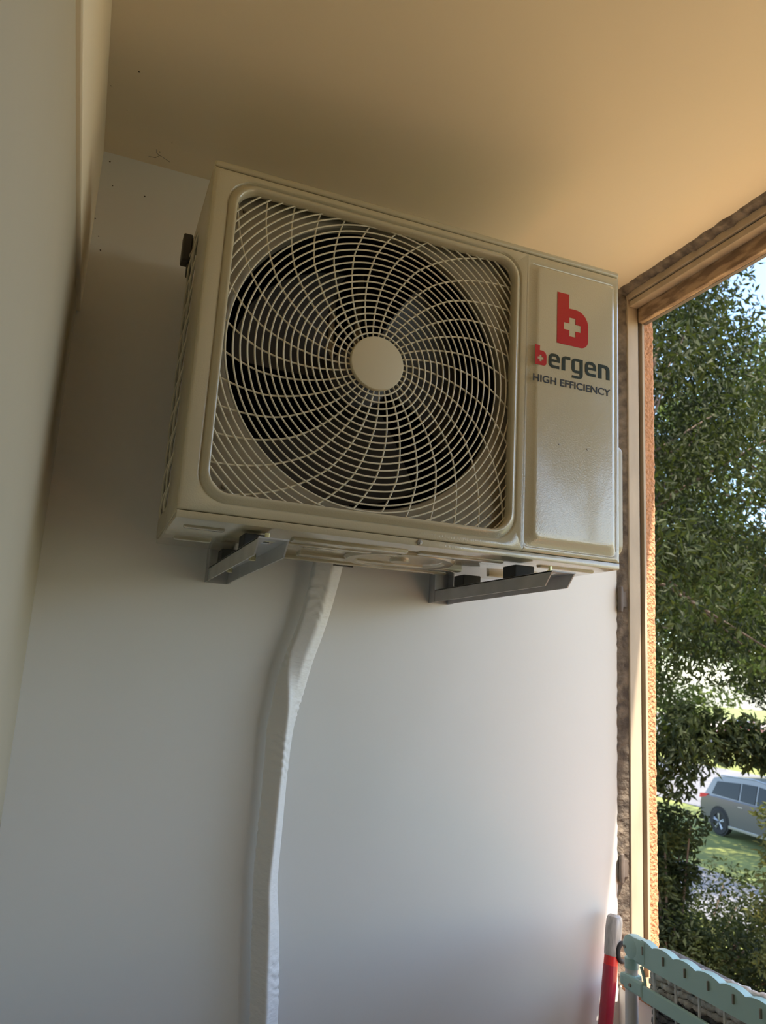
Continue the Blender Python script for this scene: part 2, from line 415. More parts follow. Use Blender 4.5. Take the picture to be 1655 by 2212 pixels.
# screws
def screw(x, y, z, r=.0042):
    bm = bmesh.new(); lathe(bm, [(0, 0), (r, 0), (r, .0008), (r * .8, .0022), (0, .0026)], 16, (x, y, z), (0, -1, 0))
    box(bm, x - r * .6, x + r * .6, y - .0032, y - .002, z - .0005, z + .0005); box(bm, x - .0005, x + .0005, y - .0032, y - .002, z - r * .6, z + r * .6)
    return obj('screw', bm, 'screw', ac)
screw(.395, .0012, .006, .0052)
for q in ((.060, .531), (.070, .060), (.537, .072), (.536, .536)): screw(q[0], .026, q[1], .0045)
for q in ((.658, .215), (.719, .215)):
    bm = bmesh.new(); lathe(bm, [(0, 0), (.0014, 0), (.0014, .0012), (0, .0012)], 10, (q[0], -.0090, q[1]), (0, -1, 0)); obj('rivet', bm, 'screw', ac)
# coil guard on the left end
bm = bmesh.new()
for y in (.149, .222, .291): box(bm, .0, .004, y, y + .004, .045, .555)
for col, y0 in ((0, .155), (1, .228)):
    z = .03
    while z < .55:
        n_ = 6
        pts = [(.002 - .004 * sin(pi * i / n_), y0 + .063 * i / n_, min(.555, max(.045, z + .056 - .056 * i / n_ * 1.0))) for i in range(n_ + 1)]
        tube(bm, pts, .0025, 6); z += .052 if True else 0
obj('coil_guard', bm, 'acwire', ac)
# sensor holder clip on the left end, handle cover on the right end
bm = bmesh.new(); box(bm, -.018, .0, .262, .292, .545, .612 - .01, bev=.003); box(bm, -.006, .0, .270, .285, .52, .548, bev=.002)
obj('sensor_clip', bm, 'dark', ac)
bm = bmesh.new()
P = rr(.012, .150, .030, .245, .018)
R_ = [[bm.verts.new((x, y, z)) for y, z in [((a - .081) * s + .081, (b_ - .1375) * s + .1375) for a, b_ in P]] for x, s in ((.7995, 1.0), (.811, 1.0), (.8155, .985), (.8165, .95))]
for A, B in zip(R_, R_[1:]):
    for k in range(len(A)): bm.faces.new((A[k], A[(k + 1) % len(A)], B[(k + 1) % len(A)], B[k]))
bm.faces.new(R_[-1]); o = obj('valve_cover', bm, 'ac', ac); shade_auto(o, 40)
# printed marks
def shape2d(name, polys, y, m_, label=None, depth=.0003):
    cu = bpy.data.curves.new(name, 'CURVE'); cu.dimensions = '2D'; cu.fill_mode = 'BOTH'; cu.extrude = depth
    for P in polys:
        s = cu.splines.new('POLY'); s.points.add(len(P) - 1)
        for i, (a, b) in enumerate(P): s.points[i].co = (a, b, 0, 1)
        s.use_cyclic_u = True
    t = bpy.data.objects.new(name, cu); COL.objects.link(t)
    me = bpy.data.meshes.new_from_object(t.evaluated_get(bpy.context.evaluated_depsgraph_get()))
    bpy.data.objects.remove(t)
    for v in me.vertices: v.co = Vector((v.co.x, y - v.co.z, v.co.y))
    me.name = name; me.materials.clear(); me.materials.append(M[m_])
    o = bpy.data.objects.new(name, me); COL.objects.link(o); o.parent = ac; o.location = -WORG(ac)
    if label: o['label'] = label
    return o
def arcp(cx, cz, r, a0, a1, n=8): return [(cx + r * cos(radians(a0 + (a1 - a0) * i / n)), cz + r * sin(radians(a0 + (a1 - a0) * i / n))) for i in range(n + 1)]
def b_shape(x0, x1, z0, zm, z1, sw):
    w = x1 - x0; r = w * .42; r2 = w * .24
    out = [(x0, z0)] + arcp(x1 - r2, z0 + r2, r2, -90, 0) + arcp(x1 - r, zm - r, r, 0, 90) + [(x0 + sw, zm), (x0 + sw, z1), (x0, z1)]
    return out
def plus(cx, cz, L_, t):
    return [(cx - t, cz - L_), (cx + t, cz - L_), (cx + t, cz - t), (cx + L_, cz - t), (cx + L_, cz + t), (cx + t, cz + t), (cx + t, cz + L_), (cx - t, cz + L_), (cx - t, cz + t), (cx - L_, cz + t), (cx - L_, cz - t), (cx - t, cz - t)]
YP = -.0094
shape2d('emblem', [b_shape(.6500, .7195, .4115, .4862, .5145, .0262), plus(.6842, .4490, .0190, .0070)], YP, 'red', 'large red letter b emblem with a cross cut out')
shape2d('letter_b', [b_shape(.6035, .6280, .3600, .3885, .3985, .0100), plus(.6155, .3735, .0065, .0024)], YP, 'red', 'small red letter b')
def e_shape(x0, x1, z0, z1):
    w = x1 - x0; r = w * .40; t = w * .27; zc = (z0 + z1) / 2
    out = arcp(x0 + r, z1 - r, r, 180, 90)[::-1]
    out = arcp(x1 - r, z1 - r, r, 0, 90) + arcp(x0 + r, z1 - r, r, 90, 180) + arcp(x0 + r, z0 + r, r, 180, 270) + [(x1 - .001, z0), (x1 - .001, z0 + t * .85), (x0 + t + r * .3, z0 + t * .85), (x0 + t, z0 + t * 1.2), (x0 + t, zc - t * .28), (x1, zc - t * .28)]
    hole = arcp(x1 - t - .003, z1 - t * .9 - .003, .003, 0, 90, 4) + arcp(x0 + t + .003, z1 - t * .9 - .003, .003, 90, 180, 4) + [(x0 + t, zc + t * .42), (x1 - t, zc + t * .42)]
    return [out, hole]
def n_shape(x0, x1, z0, z1):
    w = x1 - x0; t = w * .31; r = w * .40
    return [[(x0, z0), (x0 + t, z0), (x0 + t, z1 - t * .8), (x1 - t - .003, z1 - t * .8), (x1 - t, z1 - t * .8 - .003), (x1 - t, z0), (x1, z0)] + arcp(x1 - r, z1 - r, r, 0, 90) + [(x0, z1)]]
def r_shape(x0, x1, z0, z1):
    w = x1 - x0; t = w * .42
    return [[(x0, z0), (x0 + t, z0), (x0 + t, z1 - t * .75), (x1, z1 - t * .75), (x1, z1), (x0 + w * .42, z1), (x0 + w * .15, z1 - .002), (x0, z1 - .006)]]
def g_shape(x0, x1, z0, z1):
    w = x1 - x0; t = w * .28; r = w * .34; zd = z0 - .0105
    out = [(x1, z1)] + arcp(x0 + r, z1 - r, r, 90, 180) + arcp(x0 + r, z0 + r, r, 180, 270) + [(x1 - t, z0), (x1 - t, zd + t * .7), (x0 + .001, zd + t * .7), (x0 + .001, zd)] + arcp(x1 - r, zd + r, r, 270, 360) 
    hole = [(x0 + t, z0 + t * .75), (x1 - t, z0 + t * .75), (x1 - t, z1 - t * .75), (x0 + t, z1 - t * .75)]
    return [out, hole]
zb, zt = .3595, .3880
shape2d('letter_e', e_shape(.6325, .6570, zb, zt), YP, 'green', 'dark green letter e')
shape2d('letter_r', r_shape(.6612, .6800, zb, zt), YP, 'green', 'dark green letter r')
shape2d('letter_g', g_shape(.6830, .7080, zb, zt), YP, 'green', 'dark green letter g')
shape2d('letter_e', e_shape(.7130, .7380, zb, zt), YP, 'green', 'dark green letter e')
shape2d('letter_n', n_shape(.7425, .7690, zb, zt), YP, 'green', 'dark green letter n')
cu = bpy.data.curves.new('slogan', 'FONT'); cu.body = 'HIGH EFFICIENCY'; cu.size = .02; cu.extrude = .0003; cu.offset = .0003
t = bpy.data.objects.new('slogan', cu); COL.objects.link(t)
me = bpy.data.meshes.new_from_object(t.evaluated_get(bpy.context.evaluated_depsgraph_get())); bpy.data.objects.remove(t)
xs = [v.co.x for v in me.vertices]; ys = [v.co.y for v in me.vertices]
for v in me.vertices:
    v.co = Vector((.6000 + (v.co.x - min(xs)) / (max(xs) - min(xs)) * .1705, YP - v.co.z, .3272 + (v.co.y - min(ys)) / (max(ys) - min(ys)) * .0140))
me.materials.clear(); me.materials.append(M['black'])
o = bpy.data.objects.new('slogan', me); COL.objects.link(o); o.parent = ac; o.location = -WORG(ac)

# ------------------------------------------------------------------ wall brackets
def bracket(xc, label, mt):
    t = thing('wall_bracket', label, 'bracket', (xc, YW, -.05), 'brackets under the air conditioner')
    w = .0225; x0, x1 = xc - w, xc + w; yt = -.088; th = .0022; zt_, zb_ = -.029, -.053
    bm = bmesh.new()
    # web with a slot near the tip
    sx0, sx1, sy0, sy1 = xc - .008, xc + .008, -.066, -.035
    box(bm, x0, x1, yt, sy0, zt_ - th, zt_); box(bm, x0, sx0, sy0, sy1, zt_ - th, zt_); box(bm, sx1, x1, sy0, sy1, zt_ - th, zt_)
    box(bm, x0, x1, sy1, YW - .004, zt_ - th, zt_)
    for xa in (x0, x1 - th):
        prism(bm, [(yt, zt_ - .0005), (yt + .022, zb_), (YW - .004, zb_ - .002), (YW - .004, zt_ - .0005)], xa, xa + th, lambda u, v, d: Vector((d, u, v)))
    bmesh.ops.bevel(bm, geom=[e for e in bm.edges if False] or [], offset=.001) if False else None
    obj('arm', bm, mt, t)
    bm = bmesh.new()
    box(bm, x0 - .001, x1 + .001, YW - .0035, YW - .0005, -.056, .16)
    box(bm, x0 - .001, x0 + .0015, YW - .030, YW - .003, -.056, .16); box(bm, x1 - .0015, x1 + .001, YW - .030, YW - .003, -.056, .16)
    obj('wall_channel', bm, mt, t)
    for y in (.055, .255):
        bm = bmesh.new(); box(bm, xc - .02, xc + .02, y - .022, y + .022, -.0285, -.0065, bev=.002); obj('rubber_pad', bm, 'rubber', t)
        bm = bmesh.new(); lathe(bm, [(0, 0), (.0055, 0), (.0055, .012), (.004, .012), (.004, .030), (0, .030)], 6, (xc, y - .0, -.046), (0, 0, 1)); obj('bolt', bm, 'bolt', t)
    bm = bmesh.new(); lathe(bm, [(0, 0), (.0065, 0), (.0065, .005), (.0035, .005), (.0035, .012), (0, .012)], 6, (xc - .002, -.05, zt_), (0, 0, 1)); obj('tip_bolt', bm, 'bolt', t)
    return t
bracket(.1305, 'galvanized steel wall bracket under the left end of the air conditioner', 'zinc')
bracket(.6175, 'grey steel wall bracket under the right end, nearer the window', 'zincdark')

# ------------------------------------------------------------------ wrapped pipe bundle
ctr = [(.352, .335, .10), (.350, .345, .03), (.347, .352, -.005), (.337, .356, -.07), (.322, .358, -.135), (.305, .360, -.19), (.293, .361, -.24), (.283, .361, -.29), (.278, .362, -.325), (.276, .362, -.38), (.275, .362, -.44),
       (.274, .362, -.52), (.273, .362, -.605), (.278, .362, -.66), (.282, .362, -.71), (.287, .362, -.78), (.291, .362, -.84), (.295, .362, -1.0), (.297, .362, -1.3), (.297, .362, -1.745)]
hw = [.030, .030, .031, .029, .028, .0285, .029, .027, .026, .024, .023, .023, .023, .024, .026, .026, .026, .026, .026, .026]
def crm(P, t):
    i = min(int(t), len(P) - 2); f = t - i; p0 = P[max(i - 1, 0)]; p1 = P[i]; p2 = P[i + 1]; p3 = P[min(i + 2, len(P) - 1)]
    return [0.5 * (2 * b + (c - a) * f + (2 * a - 5 * b + 4 * c - d) * f * f + (3 * b - a - 3 * c + d) * f ** 3) for a, b, c, d in zip(p0, p1, p2, p3)]
bm = bmesh.new(); random.seed(5); rings_ = []; NS = 420; NA = 72
def wrk(i, a): return .0013 * sin(i * .9 + 3 * sin(a * 2 + i * .05)) * max(0, sin(i * .071) * sin(a + i * .033))
for i in range(NS + 1):
    t = i / NS * (len(ctr) - 1)
    c = Vector(crm(ctr, t)); h = crm([(x,) for x in hw], t)[0]
    c2 = Vector(crm(ctr, min(t + .02, len(ctr) - 1))); c1 = Vector(crm(ctr, max(t - .02, 0))); tg = (c2 - c1).normalized()
    side = Vector((1, 0, 0)); side = (side - tg * side.dot(tg)).normalized(); dep = tg.cross(side).normalized()
    if dep.y > 0: dep = -dep           # dep points to the viewer
    z = c.z
    s = min(1, max(0, (-.13 - z) / .20)); s = s * s * (3 - 2 * s); s2 = min(1, max(0, (-.40 - z) / .45))
    phi = radians(178 - 100 * s + 22 * s2); rdg = .0045 + .004 * (1 - s)
    discs = [(h - .0105, -.002, .0105), (-(h - .010), -.006, .010), ((h - rdg) * cos(phi) * (.98 if s < .1 else 1), (.006 + .018 * s) * sin(phi), rdg), (.004, .003, .0135)]
    pts2 = sorted((cx + r * cos(2 * pi * q / 28), cy + r * sin(2 * pi * q / 28)) for cx, cy, r in discs for q in range(28))
    def half(P):
        H = []
        for p in P:
            while len(H) > 1 and (H[-1][0] - H[-2][0]) * (p[1] - H[-2][1]) - (H[-1][1] - H[-2][1]) * (p[0] - H[-2][0]) <= 0: H.pop()
            H.append(p)
        return H[:-1]
    hull = half(pts2) + half(pts2[::-1]); ring = []; nh = len(hull)
    for k in range(NA):
        a = 2 * pi * k / NA; dx_, dy_ = cos(a), sin(a); q = .01
        for e in range(nh):
            (ax_, ay_), (bx_, by_) = hull[e], hull[(e + 1) % nh]; ex, ey = bx_ - ax_, by_ - ay_; den = dx_ * ey - dy_ * ex
            if abs(den) < 1e-12: continue
            tt = (ax_ * ey - ay_ * ex) / den; u = (ax_ * dy_ - ay_ * dx_) / den
            if tt > 0 and -.001 <= u <= 1.001: q = max(q, tt)
        q += wrk(i, a)
        ring.append(bm.verts.new(c + side * (q * dx_) + dep * (q * dy_)))
    rings_.append(ring)
for A, B in zip(rings_, rings_[1:]):
    for k in range(NA): bm.faces.new((A[k], A[(k + 1) % NA], B[(k + 1) % NA], B[k]))
bm.faces.new(rings_[0][::-1]); bm.faces.new(rings_[-1])
o = obj('wrapped_pipe_bundle', bm, 'wrap', smooth=True)
tag(o, 'white vinyl-wrapped pipe bundle running down the wall from the air conditioner', 'pipe')

# ------------------------------------------------------------------ red pole leaning in the corner
tp = Vector((1.060, .352, -.700)); btm = Vector((.855, .25, -1.735)); ax = (btm - tp).normalized()
pl = thing('broom', 'red pole with grey cloudy plastic grip leaning in the corner by the window', 'broom', tuple(btm))
bm = bmesh.new(); lathe(bm, [(0, 0), (.010, .001), (.0155, .006), (.0175, .015), (.0180, .035), (.0165, .070), (.0160, .080), (.0150, .082), (0, .082)], 32, tp, ax); shade_auto(obj('handle_grip', bm, 'grip', pl))
bm = bmesh.new(); lathe(bm, [(0, .080), (.0150, .080), (.0150, .100), (0, .100)], 32, tp, ax); shade_auto(obj('collar', bm, 'ringRed', pl))
bm = bmesh.new(); lathe(bm, [(0, .100), (.0155, .100), (.0155, (btm - tp).length - .04), (0, (btm - tp).length - .04)], 32, tp, ax); shade_auto(obj('pole', bm, 'poleRed', pl))
bm = bmesh.new(); box(bm, btm.x - .1, btm.x + .1, btm.y - .03, btm.y + .03, ZF + .002, ZF + .06, bev=.008); obj('broom_head', bm, 'rubber', pl)
bm = bmesh.new()
c0 = tp + ax * .072 + Vector((.014, -.012, 0)); tube(bm, [c0 + Vector((.004 * cos(a) * 1.0, -.004, 0)) + Vector((.007 * cos(a), 0, .018 * sin(a))) for a in [radians(60 + 25 * i) for i in range(10)]], .0052, 8); obj('hanging_hook', bm, 'rubber', pl, smooth=True)

# ------------------------------------------------------------------ folded drying rack
rk = thing('drying_rack', 'folded clothes drying rack with pale teal plastic ends and white rods by the window', 'drying rack', (.985, -.2, ZF))
X0, X1 = .972, .988; ya, yb = .178, -.62
prof = []
step = .0555; ytop = -.690; top = []
N = 300
for i in range(N + 1):
    y = ya + (yb - ya) * i / N
    ph = ((.158 - y) / step) % 1.0
    zt2 = -.6925 + .0065 * (abs(cos(pi * ph)) ** .7) 
    if y > .160: zt2 = -.688
    top.append((y, zt2))
bm = bmesh.new()
poly = top + [(yb, -.7290), (ya, -.7320)]
prism(bm, poly, X0, X1, lambda u, v, d: Vector((d, u, v)))
obj('comb_bar', bm, 'teal', rk)
bm = bmesh.new()
# rounded end cap
for i in range(1): lathe(bm, [(0, -.012), (.016, -.012), (.0215, -.009), (.0225, 0), (.0215, .009), (.016, .012), (0, .012)], 40, (.980, .192, -.709), (1, 0, 0))
box(bm, .970, .990, .150, .192, -.7295, -.6875, bev=.004)
o = obj('end_cap', bm, 'teal', rk); shade_auto(o)
bm = bmesh.new(); lathe(bm, [(0, 0), (.0032, 0), (.0032, .0015), (0, .0015)], 16, (.968, .205, -.712), (-1, 0, 0)); obj('screw', bm, 'screw', rk)
for k in range(13):
    y = .158 - step * k
    bm = bmesh.new(); box(bm, X0 - .0035, X0 + .001, y - .0045, y - .0015, -.7115, -.6965, bev=.0005); o = obj('notch', bm, 'screw', rk)
bm = bx(.968, .976, -.62, .158, -.7905, -.7640, bev=.002); obj('lower_bar', bm, 'teal', rk)
for k in range(12):
    y = .137 - .0578 * k
    bm = bmesh.new(); tube(bm, [(.9815, y, -.715), (.981, y, -.80), (.98, y, -1.70)], .0024, 8); obj('rod', bm, 'rod', rk, smooth=True)
bm = bmesh.new(); tube(bm, [(.985, .205, -.748), (.985, .206, -.9), (.985, .21, ZF + .003)], .0125, 20); shade_auto(obj('leg', bm, 'rod', rk))
bm = bmesh.new(); tube(bm, [(.985, -.58, -.748), (.985, -.58, ZF + .003)], .0125, 20); shade_auto(obj('leg', bm, 'rod', rk))
bm = bmesh.new(); lathe(bm, [(0, 0), (.0135, 0), (.0135, .018), (.010, .020), (0, .020)], 24, (.985, .205, -.752), (0, 0, 1)); shade_auto(obj('leg_plug', bm, 'teal', rk))
bm = bmesh.new(); box(bm, .966, .978, .153, .208, -.7870, -.7600, bev=.004); box(bm, .968, 1.0, .190, .222, -.785, -.762, bev=.005); obj('clamp', bm, 'teal', rk)
bm = bmesh.new(); lathe(bm, [(0, 0), (.004, 0), (.003, .002), (0, .002)], 16, (.966, .187, -.775), (-1, 0, 0)); obj('screw', bm, 'screw', rk)
bm = bmesh.new(); tube(bm, [(.977, .168 - .012 * sin(radians(a)), -.768 + .032 * (1 - a / 90)) for a in range(0, 91, 10)], .0030, 8); obj('stay_arm', bm, 'teal', rk, smooth=True)
# ------------------------------------------------------------------ wicker hamper behind the rack
hp = thing('wicker_hamper', 'grey-brown woven wicker hamper standing behind the drying rack below the window', 'hamper', (1.05, -.2, ZF))
def weave(bm, x, y0, y1, z0, z1, pitch, r, nstep=8):
    z = z0; row = 0
    while z <= z1:
        L_ = int((y1 - y0) / .006); pts = []
        for i in range(L_ + 1):
            y = y0 + (y1 - y0) * i / L_
            pts.append((x - .003 * sin(2 * pi * y / .034 + pi * row), y, z - .085 * (y - .06) * (1 if z0 > -1 else 0) + .0006 * sin(y * 90 + row)))
        tube(bm, pts, [r * (1 + .22 * sin(2 * pi * p[1] / .017 + row)) for p in pts], 6); z += pitch; row += 1
bm = bmesh.new(); weave(bm, 1.006, -.56, .172, -.7680, -.7050, .0122, .0064); obj('hamper_lid', bm, 'wicker', hp, smooth=True)
bm = bmesh.new(); weave(bm, 1.008, -.56, .172, -1.74, -.765, .0115, .0058); obj('woven_side', bm, 'wickerdark', hp, smooth=True)
bm = bmesh.new(); box(bm, 1.012, 1.060, -.56, .172, ZF + .001, -.712, bev=.006); obj('hamper_body', bm, 'wickerdark', hp)

# ------------------------------------------------------------------ small dirt specks
for i, (x, y, z, s) in enumerate(((-.136, .128, ZC, .0022), (-.181, .186, ZC, .0012), (-.150, .24, ZC, .0012), (-.08, .34, ZC, .0018), (-.173, YW, .790, .0020), (-.161, YW, .738, .0014), (-.097, YW, .733, .0018), (-.185, YW, .657, .0014), (-.174, YW, .620, .0014), (-.167, YW, .591, .0018), (-.06, .3, ZC, .001))):
    bm = bmesh.new(); bmesh.ops.create_icosphere(bm, subdivisions=1, radius=s)
    for v in bm.verts: v.co = Vector((v.co.x * random.uniform(.7, 1.3), v.co.y * random.uniform(.6, 1.0), v.co.z * .8)) + Vector((x, y, z))
    o = obj('dirt_speck', bm, 'speck')
    if z == ZC: tag(o, 'tiny dark dirt speck on the ceiling near the left beam', 'dirt speck', 'specks on the ceiling')
    else: tag(o, 'tiny dark dirt speck on the wall between the left corner and the unit', 'dirt speck', 'specks on the wall')
bm = bmesh.new()
for a in ((-.079, .351, .0), (-.079, .351, 1.), (-.079, .351, 2.)):
    th = a[2] * 1.9 + .3; tube(bm, [(a[0], a[1], ZC - .001), (a[0] + .012 * cos(th), a[1] + .010 * sin(th), ZC - .003), (a[0] + .026 * cos(th + .3), min(YW - .001, a[1] + .020 * sin(th + .3)), ZC - .002)], .0004, 5)
tag(obj('cobweb', bm, 'web'), 'wispy dark cobweb in the ceiling corner left of the unit', 'cobweb')

# ------------------------------------------------------------------ outside: ground
ZG = -4.3
struct('ground', bx(1.3, 130, -60, 130, ZG - .2, ZG), 'grassA')
def gstrip(name, x0, x1, m_, dz): struct(name, bx(x0, x1, -60, 130, ZG, ZG + dz), m_)
gstrip('bounce_strip', 1.35, 8.5, 'bounceTan', .02)  # unseen tan strip, added to bounce warm sunlight up to the ceiling
gstrip('road', 20.6, 31.5, 'asphalt', .02)
gstrip('footpath', 11.0, 13.9, 'asphalt', .02)
gstrip('pavement', 44.5, 80.0, 'pave', .02)
# ------------------------------------------------------------------ trees
def leaf_mesh(name, clumps, n_per, size, m_, parent, droop=.5, seed=1):
    rnd = random.Random(seed); V = []; F = []
    for (cx, cy, cz, rx, ry, rz) in clumps:
        for _ in range(n_per):
            while True:
                a, b, c = rnd.uniform(-1, 1), rnd.uniform(-1, 1), rnd.uniform(-1, 1)
                q = a * a + b * b + c * c
                if q <= 1 and rnd.random() < .35 + .65 * q: break
            p = Vector((cx + a * rx, cy + b * ry, cz + c * rz))
            d = Vector((rnd.gauss(0, 1), rnd.gauss(0, 1), rnd.gauss(-droop, .7))).normalized()
            s = d.cross(Vector((rnd.gauss(0, 1), rnd.gauss(0, 1), rnd.gauss(0, 1)))).normalized()
            L_ = size * rnd.uniform(.7, 1.35); w_ = L_ * .2
            nrm = d.cross(s) * L_ * .12
            i = len(V)
            V += [p, p + d * L_ * .45 + s * w_ + nrm, p + d * L_, p + d * L_ * .45 - s * w_ + nrm]
            F += [(i, i + 1, i + 2), (i, i + 2, i + 3)]
    me = bpy.data.meshes.new(name); me.from_pydata([tuple(v) for v in V], [], F); me.materials.append(M[m_])
    o = bpy.data.objects.new(name, me); COL.objects.link(o)
    if parent: o.parent = parent; o.location = -WORG(parent)
    return o
def tree(x, y, trunk_r, crown, radii, nclump, n_per, size, m_, label, seed, cr=(.5, 1.0), droop=.5, extra=()):
    t = thing('tree', label, 'tree', (x, y, ZG)); rnd = random.Random(seed)
    bm = bmesh.new(); cx, cy, cz = crown; clumps = []
    tube(bm, [(x, y, ZG - .1), (x + .1, y, ZG + (cz - ZG) * .4), (cx, cy, cz)], [trunk_r, trunk_r * .8, trunk_r * .4], 12)
    for k in range(nclump):
        while True:
            a, b, c = rnd.uniform(-1, 1), rnd.uniform(-1, 1), rnd.uniform(-1, 1); q = a * a + b * b + c * c
            if .12 < q < 1: break
        p = (cx + a * radii[0], cy + b * radii[1], cz + c * radii[2]); s = rnd.uniform(*cr)
        clumps.append((*p, s * rnd.uniform(.8, 1.3), s * rnd.uniform(.8, 1.3), s * rnd.uniform(.5, .9)))
        if k % 3 == 0:
            st = Vector((x, y, ZG)).lerp(Vector(crown), rnd.uniform(.5, 1.0)); mid = st.lerp(Vector(p), .5) + Vector((0, 0, .25))
            tube(bm, [st, mid, p], [trunk_r * .22, trunk_r * .13, trunk_r * .05], 6)
    obj('trunk', bm, 'bark', t, smooth=True)
    leaf_mesh('foliage', clumps + list(extra), n_per, size, m_, t, droop, seed + 5)
    return t
tree(6.0, 8.4, .20, (6.3, 7.9, 2.9), (3.2, 3.2, 4.3), 190, 300, .11, 'leafA', 'dark leafy tree nearest the window, drooping narrow leaves beside the wall edge', 3, droop=1.0, extra=[(5.75 + .12 * k, 6.9 - .16 * k, -1.0 - .10 * (k % 3) + .02 * k, .28, .28, .38) for k in range(0, 7)] + [(6.75 + .13 * k, 6.35 - .13 * k, -.66 - .10 * (k % 2) - .02 * k, .26, .26, .30) for k in range(0, 8)])
tree(18.5, 9.6, .22, (17.3, 12.8, 4.3), (6.2, 6.0, 4.0), 170, 300, .18, 'leafB', 'mid green tree behind the nearest one, shading the grey car', 11, cr=(.8, 1.4))
tree(9.5, -11.0, .25, (8.0, -10.0, 7.6), (5.5, 5.0, 4.0), 170, 260, .2, 'leafA', 'unseen dark tree added behind the camera to darken the panel reflection', 61, cr=(.8, 1.4))  # added out of view: darkens the panel reflection, cuts sky light indoors
tree(34.0, 48.0, .35, (36, 44, 4.5), (9, 9, 8.0), 120, 260, .38, 'leafB', 'tall far green tree beyond the road and grass', 23, cr=(1.4, 2.6))
tree(52.0, 42.0, .35, (52, 40, 3.5), (9, 9, 7.0), 110, 260, .40, 'leafA', 'dark far tree standing behind the parked cars at the right', 31, cr=(1.4, 2.6))
def shrub(x, y, z0, z1, r, nclump, n_per, size, m_, label, seed, sr=(.3, .55)):
    t = thing('shrub', label, 'shrub', (x, y, ZG)); rnd = random.Random(seed); bm = bmesh.new(); cl = []
    for k in range(nclump):
        a = rnd.uniform(0, 2 * pi); q = r * math.sqrt(rnd.random()); z = rnd.uniform(z0, z1); s = rnd.uniform(*sr)
        cl.append((x + q * cos(a), y + q * sin(a), z, s, s, s * .8))
        tube(bm, [(x + .1 * cos(a), y + .1 * sin(a), ZG - .02), (x + q * .5 * cos(a), y + q * .5 * sin(a), (ZG + z) / 2), (x + q * cos(a), y + q * sin(a), z)], [.03, .02, .008], 5)
    obj('stems', bm, 'bark', t); leaf_mesh('foliage', cl, n_per, size, m_, t, .2, seed)
shrub(7.6, 7.4, ZG + .4, -2.95, 1.5, 60, 260, .085, 'leafA', 'dark shaded shrub below the window at the bottom right', 41)
shrub(6.85, 6.8, ZG + .4, -1.75, .34, 34, 200, .085, 'leafA', 'tall dark narrow shrub close beside the orange wall edge', 43, sr=(.15, .3))
shrub(7.5, 5.45, ZG + .6, -1.5, .42, 60, 90, .085, 'leafC', 'olive sunlit shrub at the right edge under the grey car', 47, sr=(.12, .22))
tree(24.5, 8.0, .25, (22.5, 9.5, 4.0), (5.2, 5.2, 4.0), 120, 260, .19, 'leafB', 'broad green tree shading the grey car from the right', 53, cr=(.8, 1.4))

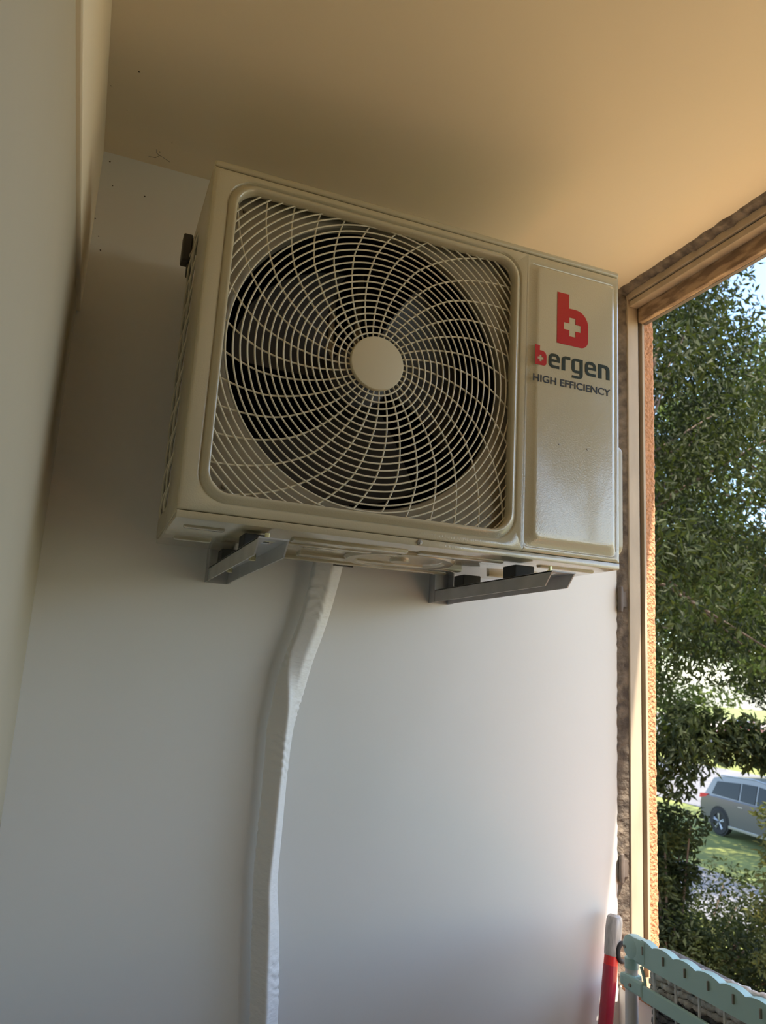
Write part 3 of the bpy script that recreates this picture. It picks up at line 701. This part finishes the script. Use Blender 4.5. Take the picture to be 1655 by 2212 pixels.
# ------------------------------------------------------------------ cars
def car(name, label, loc, rot, paint, L_=4.45, H_=1.62, Wd=1.82, detail=True):
    t = thing(name, label, 'car', (0, 0, 0))
    side = [(-L_ / 2, .42), (-L_ / 2 + .02, .30), (-L_ / 2 + .35, .22), (L_ / 2 - .45, .22), (L_ / 2 - .05, .28), (L_ / 2, .45), (L_ / 2 - .03, .72), (L_ / 2 - .25, .88), (L_ / 2 - 1.15, 1.02), (-L_ / 2 + .25, 1.02), (-L_ / 2 + .05, .95), (-L_ / 2 - .0, .75)]
    bm = bmesh.new(); hw_ = Wd / 2
    sec = [(-hw_, .93, 0), (-hw_ + .04, 1, 0), (-hw_ * .6, 1, 0), (hw_ * .6, 1, 0), (hw_ - .04, 1, 0), (hw_, .93, 0)]
    rings_ = []
    zc = .62
    for yy, s, _ in sec: rings_.append([bm.verts.new((x * (1 if s == 1 else .985), yy, zc + (z - zc) * s)) for x, z in side])
    for A, B in zip(rings_, rings_[1:]):
        for k in range(len(A)): bm.faces.new((A[k], A[(k + 1) % len(A)], B[(k + 1) % len(A)], B[k]))
    bm.faces.new(rings_[0][::-1]); bm.faces.new(rings_[-1])
    # roof shell
    roof = [(-L_ / 2 + .18, 1.00), (-L_ / 2 + .48, 1.50), (-L_ / 2 + .85, 1.58), (-.2, H_), (.55, 1.56), (L_ / 2 - 1.15, 1.00)]
    def roofring(y, inset): return [bm.verts.new((x * (1 - inset * .06), y * (1 - .16 * max(0, (z - 1.0) / .6)), z - inset * .03)) for x, z in roof]
    Rr = [roofring(y, i) for y, i in ((-hw_ + .03, 0), (-hw_ * .5, 0), (hw_ * .5, 0), (hw_ - .03, 0))]
    for A, B in zip(Rr, Rr[1:]):
        for k in range(len(A) - 1): bm.faces.new((A[k], A[k + 1], B[k + 1], B[k]))
    bm.faces.new(Rr[0][::-1]); bm.faces.new(Rr[-1])
    body = obj('body', bm, paint, t); shade_auto(body, 30)
    for s in (-1, 1):
        for P in ([(-L_ / 2 + .50, 1.06), (-L_ / 2 + .66, 1.42), (-.62, 1.49), (-.62, 1.04)], [(-.55, 1.04), (-.55, 1.50), (.02, 1.515), (.02, 1.03)], [(.09, 1.03), (.09, 1.51), (.42, 1.47), (L_ / 2 - 1.35, 1.05)]):
            bm = bmesh.new(); prism(bm, P, 0, .014, lambda u, v, d, s=s: Vector((u, s * ((hw_ - .03) * (1 - .16 * (v - 1.0) / .6) + d * .9), v))); obj('side_window', bm, 'glass', t)
        for wx in (-L_ / 2 + .85, L_ / 2 - .9):
            bm = bmesh.new(); lathe(bm, [(.0, 0), (.40, 0), (.40, .02), (0, .02)], 32, (wx, s * (hw_ - .012), .37), (0, s, 0)); obj('wheel_arch', bm, 'tyre', t)
            bm = bmesh.new(); lathe(bm, [(.20, 0), (.33, 0), (.35, .03), (.35, .20), (.33, .22), (.22, .22), (.21, .18), (0, .17)], 36, (wx, s * (hw_ - .19), .35), (0, s, 0)); w_ = obj('wheel', bm, 'tyre', t); shade_auto(w_)
            bm = bmesh.new()
            for k in range(5):
                a = 2 * pi * k / 5 + .3
                for da in (-.11, .11):
                    tube(bm, [(wx + .03 * cos(a), s * (hw_ + .012), .35 + .03 * sin(a)), (wx + .225 * cos(a + da), s * (hw_ + .018), .35 + .225 * sin(a + da))], .018, 6)
            obj('rim', bm, 'rim', w_)
            
        bm = bmesh.new(); prism(bm, [(-L_ / 2 - .005, .88), (-L_ / 2 + .03, 1.0), (-L_ / 2 + .38, 1.03), (-L_ / 2 + .30, .95)], hw_ - .26, hw_ + .004, lambda u, v, d, s=s: Vector((u, s * d, v))); obj('tail_light', bm, 'tail', t)
        bm = bmesh.new(); tube(bm, [(-L_ / 2 + .75, s * (hw_ - .17), 1.60), (-.1, s * (hw_ - .18), 1.66), (.5, s * (hw_ - .18), 1.60)], .018, 6); obj('roof_rail', bm, 'rim', t)
        bm = bmesh.new(); box(bm, -.60, -.42, *sorted((s * hw_, s * (hw_ + .012))), .86, .89, bev=.003); obj('door_handle', bm, 'rim', t)
        bm = bmesh.new(); box(bm, -1.0, .9, *sorted((s * hw_ * .985, s * (hw_ + .02))), .24, .31, bev=.005); obj('sill_strip', bm, 'rim', t)
    bm = bmesh.new(); prism(bm, [(-L_ / 2 + .16, 1.08), (-L_ / 2 + .40, 1.48), (-L_ / 2 + .43, 1.48), (-L_ / 2 + .20, 1.06)], -hw_ * .72, hw_ * .72, lambda u, v, d: Vector((u, d, v))); obj('rear_window', bm, 'glass', t)
    t.location = loc; t.rotation_euler = (0, 0, rot)
    return t
car('car', 'silver grey station wagon parked on the road edge, dark windows', (18.2, 15.3, ZG + .02), radians(-90 - 6.5 + 0), 'carpaint', H_=1.68)
car('car', 'white car far beyond the grass strip, half hidden by drooping leaves', (47.5, 51.0, ZG + .02), radians(-70), 'whitepaint', H_=1.6)
car('car', 'red car far beyond the grass strip, right of the white car', (49.5, 47.0, ZG + .02), radians(-160), 'redpaint')
car('car', 'dark grey car parked behind the silver grey one, mostly behind leaves', (22.3, 27.0, ZG + .02), radians(-96), 'carpaint')
sg = thing('sign', 'pale teal sign board on a post behind the far cars', 'sign', (49.5, 58.5, ZG))
bm = bmesh.new(); box(bm, 49.45, 49.55, 57.9, 59.1, ZG + 1.9, ZG + 3.6, bev=.02); obj('sign_board', bm, 'sign', sg)
bm = bmesh.new(); tube(bm, [(49.5, 58.5, ZG), (49.5, 58.5, ZG + 2.0)], .05, 8); obj('post', bm, 'rim', sg)
